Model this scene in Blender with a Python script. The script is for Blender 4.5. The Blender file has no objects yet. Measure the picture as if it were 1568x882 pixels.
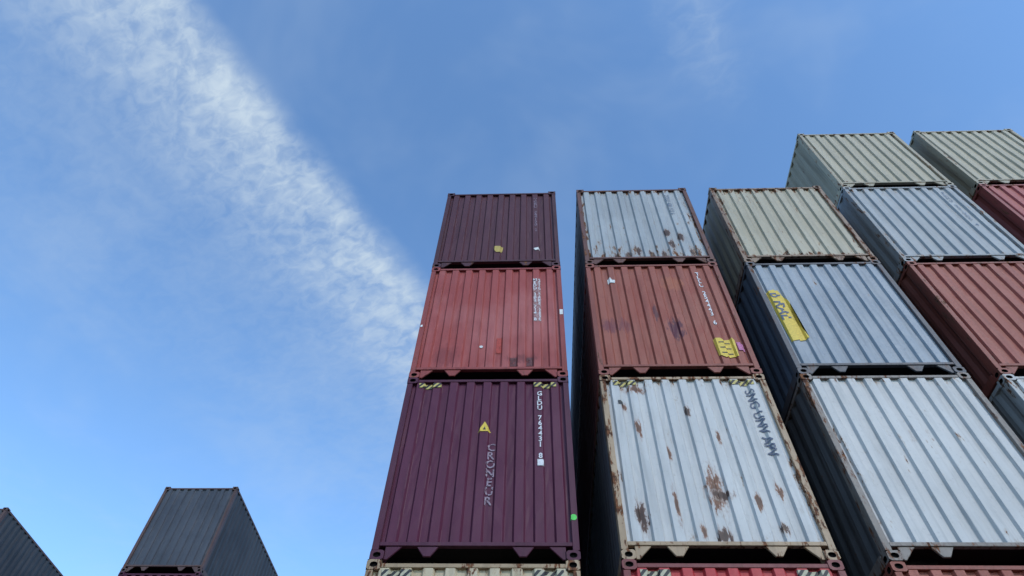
import bpy, bmesh, math, random
from mathutils import Vector, Matrix
random.seed(5)
HH=2.896; W=2.438; L=12.192
scene=bpy.context.scene
col=scene.collection

# ------------------------------------------------------------ camera
th,ya,ro=0.96135,-0.06748,0.04065
F=Vector((math.sin(ya)*math.cos(th),math.cos(ya)*math.cos(th),math.sin(th)))
r0=Vector((math.cos(ya),-math.sin(ya),0)); u0=r0.cross(F)
R=math.cos(ro)*r0+math.sin(ro)*u0; U=-math.sin(ro)*r0+math.cos(ro)*u0
C=Vector((1.98026,-6.92455,1.82928))
cd=bpy.data.cameras.new("camera"); cam=bpy.data.objects.new("camera",cd); col.objects.link(cam)
cam.matrix_world=Matrix(((R[0],U[0],-F[0],C[0]),(R[1],U[1],-F[1],C[1]),(R[2],U[2],-F[2],C[2]),(0,0,0,1)))
cd.sensor_width=36; cd.lens=967.997/1568*36
cd.shift_x=(784-783.312)/1568; cd.shift_y=(398.44-441)/1568
cd.clip_start=0.05; cd.clip_end=6000
scene.camera=cam

# ------------------------------------------------------------ node helpers
class NT:
    def __init__(s,nt): s.nt=nt; s.n=nt.nodes; s.l=nt.links
    def link(s,a,b): s.l.new(a,b)
    def _set(s,sock,v):
        if hasattr(v,'links') or isinstance(v,bpy.types.NodeSocket): s.l.new(v,sock)
        else: sock.default_value=v
    def math(s,op,a,b=None,c=None,clamp=False):
        m=s.n.new('ShaderNodeMath'); m.operation=op; m.use_clamp=clamp
        s._set(m.inputs[0],a)
        if b is not None: s._set(m.inputs[1],b)
        if c is not None: s._set(m.inputs[2],c)
        return m.outputs[0]
    def vmath(s,op,a,b=None):
        m=s.n.new('ShaderNodeVectorMath'); m.operation=op
        s._set(m.inputs[0],a)
        if b is not None: s._set(m.inputs[1],b)
        return m.outputs['Value'] if op in('LENGTH','DOT_PRODUCT') else m.outputs[0]
    def mrange(s,v,a,b,c=0.0,d=1.0,smooth=True):
        m=s.n.new('ShaderNodeMapRange'); m.interpolation_type='SMOOTHSTEP' if smooth else 'LINEAR'
        s._set(m.inputs[0],v); m.inputs[1].default_value=a; m.inputs[2].default_value=b
        m.inputs[3].default_value=c; m.inputs[4].default_value=d
        return m.outputs[0]
    def noise(s,vec,scale,detail=4,rough=0.55,dist=0.0):
        m=s.n.new('ShaderNodeTexNoise'); s._set(m.inputs['Vector'],vec)
        m.inputs['Scale'].default_value=scale; m.inputs['Detail'].default_value=detail
        m.inputs['Roughness'].default_value=rough; m.inputs['Distortion'].default_value=dist
        return m.outputs[0]
    def mix(s,f,a,b,mode='MIX'):
        m=s.n.new('ShaderNodeMix'); m.data_type='RGBA'; m.blend_type=mode
        s._set(m.inputs[0],f); s._set(m.inputs[6],a); s._set(m.inputs[7],b)
        return m.outputs[2]
def c4(c): return (c[0],c[1],c[2],1.0)

def newmat(name):
    m=bpy.data.materials.new(name); m.use_nodes=True
    t=NT(m.node_tree); b=m.node_tree.nodes['Principled BSDF']
    return m,t,b

def paint(name,base,seed,fade=None,fade_amt=0.35,dirt=0.35,rust=0.0,edge=0.3,rough=0.5,spots=(),low=0.0):
    """weathered container paint in the container's own coordinates (metres)"""
    m,t,b=newmat(name)
    tc=t.n.new('ShaderNodeTexCoord'); obj=tc.outputs['Object']
    sv=t.vmath('ADD',obj,(seed*7.3,seed*3.1,seed*5.7))
    streak=t.noise(t.vmath('MULTIPLY',sv,(9,9,0.55)),1.0,3,0.6)
    streak2=t.noise(t.vmath('MULTIPLY',sv,(28,28,1.6)),1.0,3,0.6)
    big=t.noise(sv,0.9,3,0.6)
    fine=t.noise(sv,22,3,0.7)
    if fade is None: fade=tuple(min(1,x*1.25+0.03) for x in base)
    col_=t.mix(t.math('MULTIPLY',t.mrange(big,0.35,0.65),fade_amt),c4(base),c4(fade))
    col_=t.mix(t.math('MULTIPLY',t.mrange(streak2,0.52,0.72),0.3*fade_amt+0.05),col_,c4(fade))
    d=t.math('MULTIPLY',t.mrange(streak,0.45,0.75),dirt)
    col_=t.mix(d,col_,c4(tuple(x*0.42 for x in base)))
    d2=t.math('MULTIPLY',t.mrange(fine,0.55,0.8),dirt*0.8)
    col_=t.mix(d2,col_,c4((0.10*0.5+base[0]*0.3,0.085*0.5+base[1]*0.3,0.07*0.5+base[2]*0.3)))
    rc=t.mix(t.mrange(fine,0.35,0.65),c4((0.055,0.022,0.014)),c4((0.20,0.08,0.035)))
    if spots:
        nz0=t.noise(t.vmath('MULTIPLY',sv,(1.3,1.3,0.4)),17,5,0.75)
        nz=t.math('MULTIPLY',t.math('SUBTRACT',nz0,0.5),3.4)
    for (sx,sz,rx,rz,sc,amt) in spots:
        dv=t.vmath('MULTIPLY',t.vmath('SUBTRACT',obj,(sx,0.05,sz)),(1/rx,2.2,1/rz))
        v=t.math('ADD',t.vmath('LENGTH',dv),nz)
        inner=t.mrange(v,0.9,0.2)
        if amt>0.9:   # corrosion: stained rim, dark flaking core
            rim=t.mix(0.45,c4(base),c4((0.24,0.10,0.045)))
            col_=t.mix(t.math('MULTIPLY',t.mrange(v,1.35,0.8),0.7),col_,rim)
            col_=t.mix(t.math('MULTIPLY',t.mrange(v,0.9,0.7),amt),col_,t.mix(inner,c4(tuple(min(1,k*1.3) for k in sc)),c4(tuple(k*0.5 for k in sc))))
        else:
            col_=t.mix(t.math('MULTIPLY',t.mrange(v,1.1,0.6),amt),col_,c4(sc))
    sep=t.n.new('ShaderNodeSeparateXYZ'); t.link(obj,sep.inputs[0])
    z=sep.outputs[2]; x=sep.outputs[0]
    rn=t.noise(t.vmath('MULTIPLY',sv,(1.15,1.15,0.36)),9,5,0.72,0.2)
    ez=t.math('MAXIMUM',t.mrange(z,0.45+low,0.12),t.mrange(z,2.55,2.8))
    ex=t.math('MAXIMUM',t.mrange(x,0.22,0.07),t.mrange(x,2.2,2.36))
    e=t.math('MULTIPLY',t.math('MAXIMUM',ez,ex),edge*0.2)
    v=t.math('ADD',t.math('ADD',rn,e),t.math('MULTIPLY',t.math('SUBTRACT',big,0.5),0.30))
    thr=0.80-rust*0.22
    mask=t.mrange(v,thr,thr+0.035)
    halo=t.math('MULTIPLY',t.mrange(v,thr-0.08,thr+0.02),0.5)
    col_=t.mix(halo,col_,c4((0.30,0.19,0.11)) if sum(base)>0.7 else c4((0.10,0.045,0.03)))
    col_=t.mix(mask,col_,rc)
    t.link(col_,b.inputs['Base Color'])
    rr=t.math('ADD',t.math('MULTIPLY',fine,0.25),rough-0.1); rr=t.math('MAXIMUM',rr,t.math('MULTIPLY',mask,0.9))
    t.link(rr,b.inputs['Roughness'])
    b.inputs['Specular IOR Level'].default_value=0.3
    bp=t.n.new('ShaderNodeBump'); bp.inputs['Strength'].default_value=0.35; bp.inputs['Distance'].default_value=0.02
    t.link(t.noise(sv,3.2,1,0.5),bp.inputs['Height']); t.link(bp.outputs[0],b.inputs['Normal'])
    return m

def simple(name,base,rough=0.6,var=0.25,scale=12):
    m,t,b=newmat(name)
    tc=t.n.new('ShaderNodeTexCoord')
    n=t.noise(tc.outputs['Object'],scale,3,0.65)
    c=t.mix(t.math('MULTIPLY',t.mrange(n,0.4,0.7),var*2),c4(base),c4(tuple(x*0.45 for x in base)))
    t.link(c,b.inputs['Base Color']); b.inputs['Roughness'].default_value=rough
    b.inputs['Specular IOR Level'].default_value=0.15
    return m

M_under=simple("underside_steel",(0.012,0.010,0.010),0.95)
M_hole=simple("casting_hole_dark",(0.006,0.005,0.005),0.95)

# ------------------------------------------------------------ container geometry
XA,XB=0.085,2.353; NP=9; PER=(XB-XA)/NP
Y_OUT,Y_IN=0.014,0.056
def front_breaks():
    pts=[]
    for k in range(NP):
        s=XA+k*PER
        a=(PER-0.108-0.05)/2
        pts+=[(s,Y_IN),(s+a,Y_IN),(s+a+0.025,Y_OUT),(s+a+0.025+0.108,Y_OUT),(s+a+0.05+0.108,Y_IN)]
    pts.append((XB,Y_IN))
    return pts
FB=front_breaks()
def prof(x):
    if x<=XA or x>=XB: return 0.004
    for (a,ya_),(b,yb) in zip(FB,FB[1:]):
        if a<=x<=b:
            return ya_+(yb-ya_)*((x-a)/(b-a) if b>a else 0)
    return 0.004

def box(bm,x0,x1,y0,y1,z0,z1,mi):
    vs=[bm.verts.new((x,y,z)) for z in (z0,z1) for y in (y0,y1) for x in (x0,x1)]
    for q in ((0,2,3,1),(4,5,7,6),(0,1,5,4),(2,6,7,3),(0,4,6,2),(1,3,7,5)):
        f=bm.faces.new([vs[i] for i in q]); f.material_index=mi
def prism_xz(bm,pts,y0,y1,mi):
    a=[bm.verts.new((x,y0,z)) for x,z in pts]; b=[bm.verts.new((x,y1,z)) for x,z in pts]
    n=len(pts)
    f=bm.faces.new(a); f.material_index=mi
    f=bm.faces.new(list(reversed(b))); f.material_index=mi
    for i in range(n):
        f=bm.faces.new((a[i],b[i],b[(i+1)%n],a[(i+1)%n])); f.material_index=mi

def casting(bm,x0,y0,z0,fx,fy,mi,mh):
    sx,sy,sz=0.162,0.178,0.118
    def plate(o,ax,ay,wid,hei,nrm,hw,hh_):
        N=16; out=[];inn=[];dep=[]
        for i in range(N):
            a=2*math.pi*(i+0.5)/N; ca,sa=math.cos(a),math.sin(a)
            k=1/max(abs(ca),abs(sa))
            u,v=ca*k*wid/2,sa*k*hei/2
            iu=(hw-hh_)*(1 if ca>0 else -1)*min(1,abs(ca)*1.4)+hh_*ca; iv=hh_*sa
            out.append(bm.verts.new(o+ax*u+ay*v)); inn.append(bm.verts.new(o+ax*iu+ay*iv))
            dep.append(bm.verts.new(o+ax*iu+ay*iv-nrm*0.03))
        for i in range(N):
            j=(i+1)%N
            f=bm.faces.new((out[i],out[j],inn[j],inn[i])); f.material_index=mi
            f=bm.faces.new((inn[i],inn[j],dep[j],dep[i])); f.material_index=mh
        f=bm.faces.new(dep); f.material_index=mh
    cx,cy,cz=x0+sx/2,y0+sy/2,z0+sz/2
    X,Y,Z=Vector((1,0,0)),Vector((0,1,0)),Vector((0,0,1))
    plate(Vector((cx,cy+fy*sy/2,cz)),X*(-fy),Z,sx,sz,Y*fy,0.04,0.028)
    plate(Vector((cx+fx*sx/2,cy,cz)),Y*fx,Z,sy,sz,X*fx,0.04,0.028)
    def quad(ps):
        f=bm.faces.new([bm.verts.new(q) for q in ps]); f.material_index=mi
    x1,y1,z1=x0+sx,y0+sy,z0+sz
    quad([(x0,y0,z0),(x0,y1,z0),(x1,y1,z0),(x1,y0,z0)]); quad([(x0,y0,z1),(x1,y0,z1),(x1,y1,z1),(x0,y1,z1)])
    xi=x0 if fx>0 else x1; quad([(xi,y0,z0),(xi,y1,z0),(xi,y1,z1),(xi,y0,z1)])
    yi=y0 if fy>0 else y1; quad([(x0,yi,z0),(x1,yi,z0),(x1,yi,z1),(x0,yi,z1)])

def build_mesh(name,seed):
    rnd=random.Random(seed)
    bm=bmesh.new()
    H=HH
    for fx,x in ((-1,0.0),(1,W-0.162)):
        for fy,y in ((-1,0.0),(1,L-0.178)):
            casting(bm,x,y,0.0,fx,fy,1,3); casting(bm,x,y,H-0.118-0.002,fx,fy,1,3)
    zb,zt=0.119,H-0.121
    for s in (0,1):
        def mx(a,b): return (a,b) if s==0 else (W-b,W-a)
        a,b=mx(0.004,0.085); box(bm,a,b,0.004,0.150,zb,zt,1)
        a,b=mx(0.004,0.150); box(bm,a,b,L-0.12,L-0.004,zb,zt,1)
    # front top header
    box(bm,0.163,W-0.163,0.006,0.075,H-0.095,H-0.045,1)
    # front bottom sill
    box(bm,0.0855,W-0.0855,0.006,0.075,0.172,0.222,1)
    # gussets below the sill
    zs=0.171
    for cx in (0.66,W-0.66):
        prism_xz(bm,[(cx-0.13,zs),(cx+0.13,zs),(cx+0.04,0.05),(cx-0.04,0.05)],0.02,0.05,1)
    prism_xz(bm,[(0.163,zs),(0.163,0.012),(0.20,0.012),(0.36,zs)][::-1],0.02,0.05,1)
    prism_xz(bm,[(W-0.163,zs),(W-0.36,zs),(W-0.20,0.012),(W-0.163,0.012)][::-1],0.02,0.05,1)
    # front corrugated wall
    z0,z1=0.21,H-0.09; NZ=14
    rows=[]
    ph1,ph2=rnd.uniform(0,6),rnd.uniform(0,6)
    for i in range(NZ+1):
        z=z0+(z1-z0)*i/NZ; row=[]
        for k,(x,y) in enumerate(FB):
            jit=0 if i in(0,NZ) or k in (0,len(FB)-1) else rnd.gauss(0,0.0016)+0.006*math.sin(x*2.7+ph1)*math.sin(z*2.1+ph2)*math.sin(math.pi*i/NZ)
            row.append(bm.verts.new((x,y+max(jit,-0.006),z)))
        rows.append(row)
    for i in range(NZ):
        for k in range(len(FB)-1):
            f=bm.faces.new((rows[i][k],rows[i][k+1],rows[i+1][k+1],rows[i+1][k])); f.material_index=0
    # side walls
    ps=[]
    n=int((L-0.12-0.1505)/0.278); per=(L-0.1205-0.1505)/n
    for k in range(n):
        s=0.1505+k*per
        ps+=[(s,0),(s+0.036,0),(s+0.104,1),(s+0.174,1),(s+0.242,0)]
    ps.append((L-0.1205,0))
    for side in (0,1):
        zlv=[0.155,0.9,1.6,2.2,H-0.075]
        rr_=[]
        for iz,z in enumerate(zlv):
            r_=[]
            for (yy,o) in ps:
                d=0.008+0.036*o+ (0 if iz in (0,4) else rnd.gauss(0,0.002))
                r_.append(bm.verts.new((d if side==0 else W-d,yy,z)))
            rr_.append(r_)
        for i in range(4):
            for k in range(len(ps)-1):
                v=(rr_[i][k],rr_[i+1][k],rr_[i+1][k+1],rr_[i][k+1])
                f=bm.faces.new(v if side==0 else v[::-1]); f.material_index=4
        a,b=(0.005,0.065) if side==0 else (W-0.065,W-0.005)
        box(bm,a,b,0.179,L-0.179,H-0.085,H-0.02,1)
        box(bm,a,b,0.179,L-0.179,0.02,0.165,1)
    # roof (transverse corrugation)
    n=40; rv=[]
    for k in range(n*4+1):
        yy=0.07+(L-0.14)*k/(n*4); zz=H-0.048-(0.016 if k%4 in(2,3) else 0)
        rv.append((bm.verts.new((0.06,yy,zz)),bm.verts.new((W-0.06,yy,zz))))
    for a,b in zip(rv,rv[1:]):
        f=bm.faces.new((a[0],a[1],b[1],b[0])); f.material_index=4
    # floor underside + cross members
    box(bm,0.07,W-0.07,0.076,L-0.06,0.185,0.20,2)
    for k in range(38):
        yy=0.30+k*0.31
        if yy>L-0.2: break
        if yy<3.2:
            box(bm,0.066,0.70,yy,yy+0.045,0.03,0.184,2); box(bm,W-0.70,W-0.066,yy,yy+0.045,0.03,0.184,2)
        else: box(bm,0.066,W-0.066,yy,yy+0.045,0.03,0.184,2)
    # door end
    box(bm,0.1505,W-0.1505,L-0.09,L-0.02,H-0.14,H-0.02,1)
    box(bm,0.1505,W-0.1505,L-0.09,L-0.02,0.02,0.14,1)
    for a,b in ((0.155,1.214),(1.224,W-0.155)):
        box(bm,a,b,L-0.07,L-0.035,0.142,H-0.142,0)
        for q in range(4):
            zc=0.3+q*0.62; box(bm,a+0.06,b-0.06,L-0.034,L-0.02,zc,zc+0.42,0)
        for q in (0.27,0.73):
            xc=a+(b-a)*q; box(bm,xc-0.017,xc+0.017,L-0.018,L+0.012,0.1,H-0.1,1)
            box(bm,xc-0.03,xc+0.30,L-0.016,L+0.004,1.18,1.22,1)
    me=bpy.data.meshes.new(name); bm.to_mesh(me); bm.free()
    return me

def container(pos,mats,seed):
    me=build_mesh("shipping_container_mesh",seed)
    for m in (mats[0],mats[1],M_under,M_hole,mats[2]): me.materials.append(m)
    o=bpy.data.objects.new("shipping_container",me); col.objects.link(o)
    o.location=pos
    bv=o.modifiers.new("bevel","BEVEL"); bv.width=0.005; bv.segments=1; bv.limit_method='ANGLE'; bv.angle_limit=math.radians(60)
    return o

# ------------------------------------------------------------ decals draped over the corrugated wall
def drape(bm,off):
    for (x,_) in FB+[(XA-0.0005,0),(XB+0.0005,0)]:
        g=bm.verts[:]+bm.edges[:]+bm.faces[:]
        bmesh.ops.bisect_plane(bm,geom=g,plane_co=(x,0,0),plane_no=(1,0,0),dist=1e-6)
    for v in bm.verts: v.co.y=prof(v.co.x)-off-(0.006 if XA<v.co.x<XB else 0)
def decal(parent,name,bm,mat,off=0.004):
    bmesh.ops.triangulate(bm,faces=bm.faces[:])
    drape(bm,off)
    bmesh.ops.recalc_face_normals(bm,faces=bm.faces[:])
    me=bpy.data.meshes.new(name); bm.to_mesh(me); bm.free(); me.materials.append(mat)
    o=bpy.data.objects.new(name,me); col.objects.link(o); o.parent=parent
    return o
def poly(parent,name,pts,mat,off=0.004):
    bm=bmesh.new(); bm.faces.new([bm.verts.new((x,0,z)) for x,z in pts]); return decal(parent,name,bm,mat,off)
def rect(parent,name,x,z,w,h,mat,off=0.004,rot=0.0):
    ca,sa=math.cos(rot),math.sin(rot)
    return poly(parent,name,[(x+ca*a-sa*b,z+sa*a+ca*b) for a,b in ((-w/2,-h/2),(w/2,-h/2),(w/2,h/2),(-w/2,h/2))],mat,off)
def disc(parent,name,x,z,r,mat,off=0.004,rz=None):
    rz=rz or r
    return poly(parent,name,[(x+r*math.cos(a*math.pi/8),z+rz*math.sin(a*math.pi/8)) for a in range(16)],mat,off)
def text_bm(s,size,sx=1.0):
    cu=bpy.data.curves.new("tmp","FONT"); cu.body=s; cu.size=size; cu.align_x='CENTER'; cu.resolution_u=2; cu.offset=size*0.02
    ob=bpy.data.objects.new("tmp",cu); col.objects.link(ob)
    dg=bpy.context.evaluated_depsgraph_get(); dg.update()
    me=bpy.data.meshes.new_from_object(ob.evaluated_get(dg))
    bpy.data.objects.remove(ob); bpy.data.curves.remove(cu)
    bm=bmesh.new(); bm.from_mesh(me); bpy.data.meshes.remove(me)
    bmesh.ops.remove_doubles(bm,verts=bm.verts[:],dist=1e-5)
    return bm
def stacked(parent,name,s,x,ztop,zbot,mat,w=1.0,off=0.004):
    n=len(s); step=(ztop-zbot)/n
    out=bmesh.new()
    for i,ch in enumerate(s):
        if ch==' ': continue
        t=text_bm(ch,step*1.25)
        xs=[v.co.x for v in t.verts]; mid=(min(xs)+max(xs))/2
        for v in t.verts:
            v.co=Vector((x+(v.co.x-mid)*w,0,ztop-step*(i+1)+step*0.1+v.co.y))
        me=bpy.data.meshes.new("t"); t.to_mesh(me); t.free(); out.from_mesh(me); bpy.data.meshes.remove(me)
    return decal(parent,name,out,mat,off)
def turned(parent,name,s,x,ztop,size,mat,w=1.0,off=0.004):
    t=text_bm(s,size)
    xs=[v.co.x for v in t.verts]; a=min(xs)
    for v in t.verts: v.co=Vector((x-size*0.35+v.co.y,0,ztop-(v.co.x-a)*w))
    return decal(parent,name,t,mat,off)

def lettermat(name,c,wear=0.35):
    m,t,b=newmat(name)
    tc=t.n.new('ShaderNodeTexCoord')
    n=t.noise(tc.outputs['Object'],26,4,0.7)
    mask=t.mrange(n,0.60-wear*0.3,0.66-wear*0.3+0.05)
    t.link(t.mix(t.math('MULTIPLY',t.mrange(n,0.35,0.6),0.5),c4(c),c4(tuple(x*0.6 for x in c))),b.inputs['Base Color'])
    b.inputs['Roughness'].default_value=0.6
    if wear>0: t.link(t.math('SUBTRACT',1.0,mask),b.inputs['Alpha'])
    return m
white_l=lettermat("white_lettering",(0.72,0.70,0.72),0.08)
white_f=lettermat("faded_white_lettering",(0.28,0.20,0.25),0.36)
pale=lettermat("faded_pale_panel",(0.40,0.22,0.21),0.40)
blue_l=lettermat("dark_blue_lettering",(0.10,0.12,0.18),0.12)
grey_l=lettermat("faded_grey_lettering",(0.16,0.2,0.27),0.3)
yellow=lettermat("yellow_sticker",(0.72,0.50,0.06),0.0)
yellow_d=lettermat("weathered_yellow_plate",(0.50,0.36,0.09),0.0)
black_l=lettermat("black_print",(0.03,0.03,0.03),0.0)
whitest=lettermat("white_sticker",(0.72,0.72,0.70),0.0)
green=lettermat("green_sticker",(0.10,0.62,0.10),0.0)
pink=lettermat("pink_sticker",(0.50,0.14,0.30),0.0)
redp=lettermat("red_touch_up_paint",(0.42,0.05,0.03),0.1)
dred=lettermat("dark_red_stencil",(0.12,0.03,0.03),0.3)
def hazard(a,c_):
    m,t,b=newmat("hazard_stripes")
    tc=t.n.new('ShaderNodeTexCoord'); sp=t.n.new('ShaderNodeSeparateXYZ'); t.link(tc.outputs['Object'],sp.inputs[0])
    v=t.math('FRACT',t.math('MULTIPLY',t.math('SUBTRACT',sp.outputs[0],t.math('MULTIPLY',sp.outputs[2],0.9)),11.0))
    k=t.mrange(v,0.47,0.53)
    n=t.noise(tc.outputs['Object'],30,4,0.7)
    c=t.mix(k,c4(a),c4(c_))
    c=t.mix(t.mrange(n,0.55,0.68),c,c4((0.08,0.06,0.05)))
    t.link(c,b.inputs['Base Color']); b.inputs['Roughness'].default_value=0.6
    return m
HZ=hazard((0.015,0.015,0.015),(0.50,0.40,0.12))
HZ2=hazard((0.02,0.02,0.02),(0.42,0.38,0.26))
def hazards(o,m=None):
    for x in (0.36,2.08): rect(o,"hazard_strip",x,2.735,0.34,0.085,m or HZ)

# ------------------------------------------------------------ colours
maroon_t=(0.078,0.022,0.030); maroon=(0.085,0.014,0.036); red_f=(0.31,0.062,0.054); brick=(0.27,0.062,0.040)
whitegrey=(0.47,0.455,0.445); greyblue=(0.31,0.32,0.33); beigeg=(0.38,0.33,0.24)
slate=(0.20,0.26,0.34); red=(0.42,0.035,0.04); cream=(0.47,0.37,0.235)
RU=(0.07,0.028,0.016); rustO=(0.17,0.065,0.03)

def frame(base,seed,**k): 
    k.setdefault('rust',0.35);k.setdefault('edge',0.4);k.setdefault('dirt',0.45)
    return paint("container_frame_paint",base,seed,**k)

X1,X2,X3,X4,X5=0.0,2.906,5.873,8.82,11.77
DY={1:0.0,2:-0.019,3:-0.008,4:0.03,5:0.0}
Z=lambda k:k*HH+0.001
sd=[0]
def put(x,y,row,base,fbase=None,side=None,pk={},fk={}):
    sd[0]+=1; s=sd[0]
    jx,jy=random.uniform(-.008,.008),random.uniform(-.008,.008)
    m=paint("container_panel_paint",base,s,**pk)
    f=frame(fbase or tuple(c*0.8 for c in base),s+40,**fk)
    sm=m if side is None else paint("container_side_shaded_paint",side,s+80,dirt=0.5,rust=0.2)  # darker side-wall colour, with the shade of the gaps painted into it
    return container((x+jx,y+jy,Z(row)),(m,f,sm),s)

# stack 1
o=put(X1,0,4,maroon_t,pk=dict(fade=(0.10,0.035,0.045),dirt=0.4,rust=0.05))
stacked(o,"container_number","TGBU 564120 2",1.986,2.60,1.22,white_f,0.9)
poly(o,"weathered_plate",[(1.14,0.70),(1.33,0.70),(1.32,0.56),(1.28,0.49),(1.20,0.49),(1.16,0.56)],yellow_d,0.006)
poly(o,"small_label",[(1.93,0.60),(2.03,0.64),(2.06,0.57),(1.97,0.53)],whitest,0.006)
o=put(X1,0,3,red_f,pk=dict(fade=(0.40,0.13,0.12),fade_amt=0.7,dirt=0.38,rust=0.12,spots=((0.5,0.5,0.2,0.25,(0.18,0.035,0.035),0.6),(1.75,0.42,0.26,0.10,(0.13,0.028,0.028),0.6))),fk=dict(rust=0.2))
rect(o,"pale_number_panel",1.985,1.90,0.14,1.22,pale,0.003)
stacked(o,"container_number","MEDU 302 714 8",1.95,2.50,1.30,white_l,0.9,0.006)
stacked(o,"container_size_code","4510 TARE 3890",2.03,2.50,1.30,white_l,0.75,0.006)
rect(o,"touch_up_patch",1.361,0.74,0.10,0.36,redp,0.003)
disc(o,"small_label",1.068,0.72,0.03,whitest)
for xx in (1.60,1.856): rect(o,"stencil_mark",xx,0.36,0.11,0.19,dred)
rect(o,"post_label",2.395,1.53,0.055,0.13,whitest); rect(o,"post_label",0.035,1.2,0.035,0.05,whitest)
o=put(X1,0,2,maroon,pk=dict(fade=(0.11,0.028,0.055),fade_amt=0.4,dirt=0.3,rust=0.0,rough=0.5),fk=dict(rust=0.1))
hazards(o)
stacked(o,"container_number","GLDU 764431 8",2.0,2.60,1.40,white_l,0.95)
rect(o,"check_digit_box",2.0,1.34,0.085,0.10,white_l)
stacked(o,"owner_lettering","CRONEUR",1.335,1.68,0.72,white_f,0.95)
poly(o,"warning_triangle",[(1.135,1.86),(1.315,1.86),(1.225,2.03)],yellow,0.005)
poly(o,"warning_triangle_print",[(1.205,1.885),(1.245,1.885),(1.225,1.94)],black_l,0.008)
disc(o,"round_sticker",2.385,0.54,0.04,green)
o=put(X1,0,1,cream,(0.33,0.23,0.14),pk=dict(fade=(0.55,0.48,0.36),fade_amt=0.6,dirt=0.4,rust=0.35,edge=0.8),fk=dict(rust=0.8))
hazards(o,HZ2)
o=put(X1,0,0,slate)
# stack 2
y2=DY[2]
lowr=[(0.62,0.28),(0.85,0.34),(1.05,0.46),(1.30,0.30),(1.55,0.28),(1.75,0.66),(2.1,0.40),(1.7,1.05),(1.95,0.9)]
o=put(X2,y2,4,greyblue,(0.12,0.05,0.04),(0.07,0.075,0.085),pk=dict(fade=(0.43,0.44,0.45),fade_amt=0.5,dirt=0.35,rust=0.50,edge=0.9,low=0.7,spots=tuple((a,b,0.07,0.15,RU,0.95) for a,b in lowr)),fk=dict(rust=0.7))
turned(o,"container_number","TCLU 420 115 6",1.96,2.60,0.13,grey_l,0.95)
o=put(X2,y2,3,brick,(0.22,0.06,0.042),(0.07,0.03,0.028),pk=dict(fade=(0.31,0.105,0.072),fade_amt=0.6,dirt=0.38,rust=0.1,spots=((1.355,1.08,0.13,0.26,(0.075,0.014,0.03),0.9),(1.098,1.5,0.045,0.22,(0.08,0.02,0.03),0.85),(0.28,1.16,0.16,0.18,(0.13,0.03,0.045),0.7),(0.52,1.16,0.12,0.16,(0.14,0.035,0.045),0.6),(1.52,2.3,0.2,0.22,(0.36,0.11,0.05),0.6))))
stacked(o,"container_number","TLLU 254443 6",2.01,2.58,1.12,white_l,0.9)
poly(o,"hook_sticker",[(0.37,2.31),(0.49,2.30),(0.50,2.38),(0.45,2.39),(0.42,2.46),(0.37,2.44)],whitest)
poly(o,"yellow_label",[(1.89,0.80),(2.0,0.80),(2.02,0.77),(2.18,0.80),(2.21,0.74),(2.19,0.38),(2.13,0.40),(1.99,0.36),(1.90,0.42)],yellow,0.005)
for k in range(3): rect(o,"label_print",2.04,0.70-0.12*k,0.18,0.022,black_l,0.008)
rect(o,"pink_label",2.275,0.60,0.10,0.18,pink,0.005)
ws=((1.27,0.93,0.11,0.34,rustO,0.95),(1.33,0.85,0.15,0.07,RU,0.93),(0.31,0.56,0.08,0.20,RU,0.95),(1.226,0.30,0.10,0.11,RU,0.93),(1.17,2.19,0.04,0.10,RU,0.93),(0.30,2.3,0.05,0.08,rustO,0.93),(1.75,0.75,0.06,0.12,rustO,0.93),(0.75,0.7,0.03,0.25,rustO,0.92),(0.8,1.5,0.03,0.1,rustO,0.92),(2.05,0.9,0.05,0.12,rustO,0.93),(0.5,2.62,0.16,0.08,rustO,0.92),(0.45,1.9,0.04,0.18,rustO,0.92),(1.5,1.7,0.03,0.12,rustO,0.92),(1.95,0.4,0.06,0.08,RU,0.92),(1.0,0.35,0.04,0.1,rustO,0.92))
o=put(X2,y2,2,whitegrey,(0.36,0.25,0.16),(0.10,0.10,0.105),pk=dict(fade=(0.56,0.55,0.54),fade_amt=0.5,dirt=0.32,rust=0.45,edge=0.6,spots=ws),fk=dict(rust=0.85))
hazards(o,HZ)
turned(o,"owner_lettering","SNG UNV APV",2.15,2.60,0.175,blue_l,1.05)
rect(o,"hook_sticker",0.26,2.36,0.07,0.07,black_l)
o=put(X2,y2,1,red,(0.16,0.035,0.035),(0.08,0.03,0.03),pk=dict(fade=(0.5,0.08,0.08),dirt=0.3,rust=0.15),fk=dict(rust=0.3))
hazards(o,HZ2)
o=put(X2,y2,0,brick)
# stack 3
y3=DY[3]
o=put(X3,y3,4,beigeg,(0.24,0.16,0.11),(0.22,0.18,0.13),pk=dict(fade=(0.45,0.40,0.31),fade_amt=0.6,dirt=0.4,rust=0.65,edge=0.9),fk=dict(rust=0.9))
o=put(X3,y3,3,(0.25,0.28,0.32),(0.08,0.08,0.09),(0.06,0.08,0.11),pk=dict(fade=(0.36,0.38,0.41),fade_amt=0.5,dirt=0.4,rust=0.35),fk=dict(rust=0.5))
poly(o,"yellow_logo_panel",[(0.12,2.0),(0.34,2.08),(0.42,1.7),(0.36,1.3),(0.44,0.8),(0.14,0.72)],yellow,0.004)
turned(o,"owner_lettering","b RAL",0.25,1.95,0.26,blue_l,1.1,0.009)
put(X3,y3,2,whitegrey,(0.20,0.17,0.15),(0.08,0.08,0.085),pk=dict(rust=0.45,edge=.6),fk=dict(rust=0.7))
put(X3,y3,1,brick); put(X3,y3,0,slate)
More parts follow.
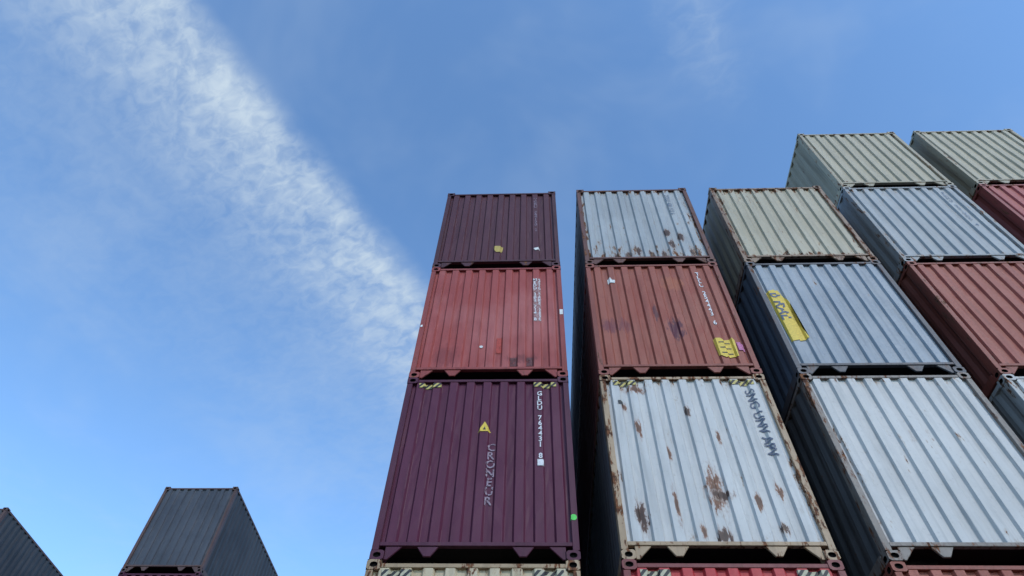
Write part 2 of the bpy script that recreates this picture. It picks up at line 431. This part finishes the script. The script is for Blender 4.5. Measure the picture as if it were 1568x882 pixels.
# stack 4 / 5
for X,rows in ((X4,((5,beigeg),(4,greyblue),(3,brick),(2,whitegrey),(1,maroon),(0,slate))),(X5,((5,beigeg),(4,red_f),(3,brick),(2,whitegrey),(1,slate),(0,brick)))):
    for r_,b_ in rows:
        o=put(X,0.02,r_,b_,None,tuple(c*0.6 for c in b_),pk=dict(rust=0.45,edge=.6),fk=dict(rust=0.6))  # sides take a darkened copy of the panel colour as painted shade
        if r_ in (4,3,2): stacked(o,"container_number","TRHU 331905 4",2.0,2.58,1.2,grey_l if sum(b_)>.9 else white_l,0.9)
# stacks across the yard on the left
for X,Y in ((-7.97-W,10.85),(-16.4-W,12.0)):
    for r_,b_ in ((4,(0.055,0.06,0.075)),(3,maroon),(2,slate),(1,brick),(0,maroon)):
        put(X,Y,r_,b_,(0.09,0.05,0.045) if r_==4 else None,(0.035,0.036,0.043) if r_==4 else None,pk=dict(rust=0.1))

# ------------------------------------------------------------ ground
def sheet(name,x0,x1,y0,y1,z,mat):
    me=bpy.data.meshes.new(name); me.from_pydata([(x0,y0,z),(x1,y0,z),(x1,y1,z),(x0,y1,z)],[],[(0,1,2,3)]); me.materials.append(mat)
    o=bpy.data.objects.new(name,me); col.objects.link(o); return o
m,t,b=newmat("yard_asphalt")
tc=t.n.new('ShaderNodeTexCoord')
n1=t.noise(tc.outputs['Object'],0.25,4,0.6); n2=t.noise(tc.outputs['Object'],40,3,0.7)
c=t.mix(t.mrange(n1,0.3,0.7),c4((0.07,0.068,0.065)),c4((0.12,0.115,0.105)))
c=t.mix(t.math('MULTIPLY',t.mrange(n2,0.4,0.7),0.5),c,c4((0.05,0.05,0.05)))
t.link(c,b.inputs['Base Color']); b.inputs['Roughness'].default_value=0.9
sheet("ground",-3000,3000,-3000,3000,0,m)
ml=simple("yard_line_paint",(0.6,0.45,0.08),0.7,0.4,6)
for i,xx in enumerate((-0.25,2.67,5.6,8.55,11.5)):
    sheet("yard_marking",xx-0.05,xx+0.05,-1.2,-0.1,0.004,ml)
sheet("yard_marking",-0.3,14.6,-1.35,-1.23,0.004,ml)

# ------------------------------------------------------------ light
az=math.radians(150); el=math.radians(33)
sdir=Vector((math.sin(az)*math.cos(el),math.cos(az)*math.cos(el),math.sin(el)))
sl=bpy.data.lights.new("sun","SUN"); sl.energy=1.3; sl.angle=math.radians(0.5); sl.color=(1.0,0.93,0.84)
so=bpy.data.objects.new("sun",sl); col.objects.link(so); so.rotation_euler=sdir.to_track_quat('Z','Y').to_euler(); so.location=(0,-20,40)

w=bpy.data.worlds.new("World"); scene.world=w; w.use_nodes=True
t=NT(w.node_tree); bg=w.node_tree.nodes['Background']
sky=t.n.new('ShaderNodeTexSky'); sky.sky_type='NISHITA'; sky.sun_disc=False
sky.sun_elevation=el; sky.sun_rotation=az; sky.air_density=1.0; sky.dust_density=0.4; sky.ozone_density=1.6; sky.altitude=0
bg.inputs[1].default_value=0.15
skyc=t.mix(1.0,sky.outputs[0],(1.42,1.80,2.05,1),'MULTIPLY')
tc=t.n.new('ShaderNodeTexCoord'); g=tc.outputs['Generated']
sp=t.n.new('ShaderNodeSeparateXYZ'); t.link(g,sp.inputs[0])
zz=t.math('MAXIMUM',sp.outputs[2],0.04)
X=t.math('DIVIDE',sp.outputs[0],zz); Y=t.math('DIVIDE',sp.outputs[1],zz)
cb=t.n.new('ShaderNodeCombineXYZ'); t.link(X,cb.inputs[0]); t.link(Y,cb.inputs[1]); P=cb.outputs[0]
xs=t.math('ADD',X,0.4667); ys=t.math('SUBTRACT',Y,0.2922)
s=t.math('SUBTRACT',t.math('MULTIPLY',xs,0.887),t.math('MULTIPLY',ys,0.462))
q=t.math('ADD',t.math('MULTIPLY',xs,0.462),t.math('MULTIPLY',ys,0.887))
med=t.noise(P,9,5,0.6,0.3)
wob=t.math('MULTIPLY',t.math('SUBTRACT',t.noise(P,7,3,0.6),0.5),0.07)
sw=t.math('ADD',s,wob)
edge=t.mrange(sw,0.026,-0.055)
fall=t.mrange(sw,-0.33,-0.03,0.0,1.0)
fall2=t.mrange(sw,-1.0,-0.1,0.0,0.26)
band=t.math('MULTIPLY',edge,t.math('ADD',fall,fall2))
cb2=t.n.new('ShaderNodeCombineXYZ'); t.link(t.math('MULTIPLY',s,26.0),cb2.inputs[0]); t.link(t.math('MULTIPLY',q,42.0),cb2.inputs[1])
rip=t.noise(cb2.outputs[0],1.0,3,0.6,0.6)
tex=t.math('ADD',t.math('MULTIPLY',t.mrange(rip,0.3,0.7),0.5),t.math('MULTIPLY',t.mrange(med,0.32,0.68),0.5))
dens=t.math('MULTIPLY',band,t.math('ADD',t.math('MULTIPLY',tex,0.60),0.16))
veil=t.math('MULTIPLY',t.mrange(t.noise(P,2.6,4,0.6,0.4),0.42,0.72),0.13)
wx=t.math('ADD',t.math('SUBTRACT',X,0.268),t.math('MULTIPLY',t.math('SUBTRACT',Y,0.307),-0.35))
wn=t.math('MULTIPLY',t.math('SUBTRACT',med,0.5),0.12)
wisp=t.mrange(t.math('ABSOLUTE',t.math('ADD',wx,wn)),0.085,0.0)
wisp=t.math('MULTIPLY',wisp,t.mrange(Y,0.46,0.26)); wisp=t.math('MULTIPLY',wisp,t.mrange(rip,0.25,0.75,0.08,0.24))
dens=t.math('ADD',dens,t.math('ADD',veil,wisp),clamp=True)
dens=t.math('MULTIPLY',dens,t.mrange(sp.outputs[2],0.02,0.25))
cloudc=(3.9,4.7,5.5,1)
t.link(t.mix(dens,skyc,cloudc),bg.inputs[0])

scene.view_settings.view_transform='Standard'; scene.view_settings.look='None'; scene.view_settings.exposure=0
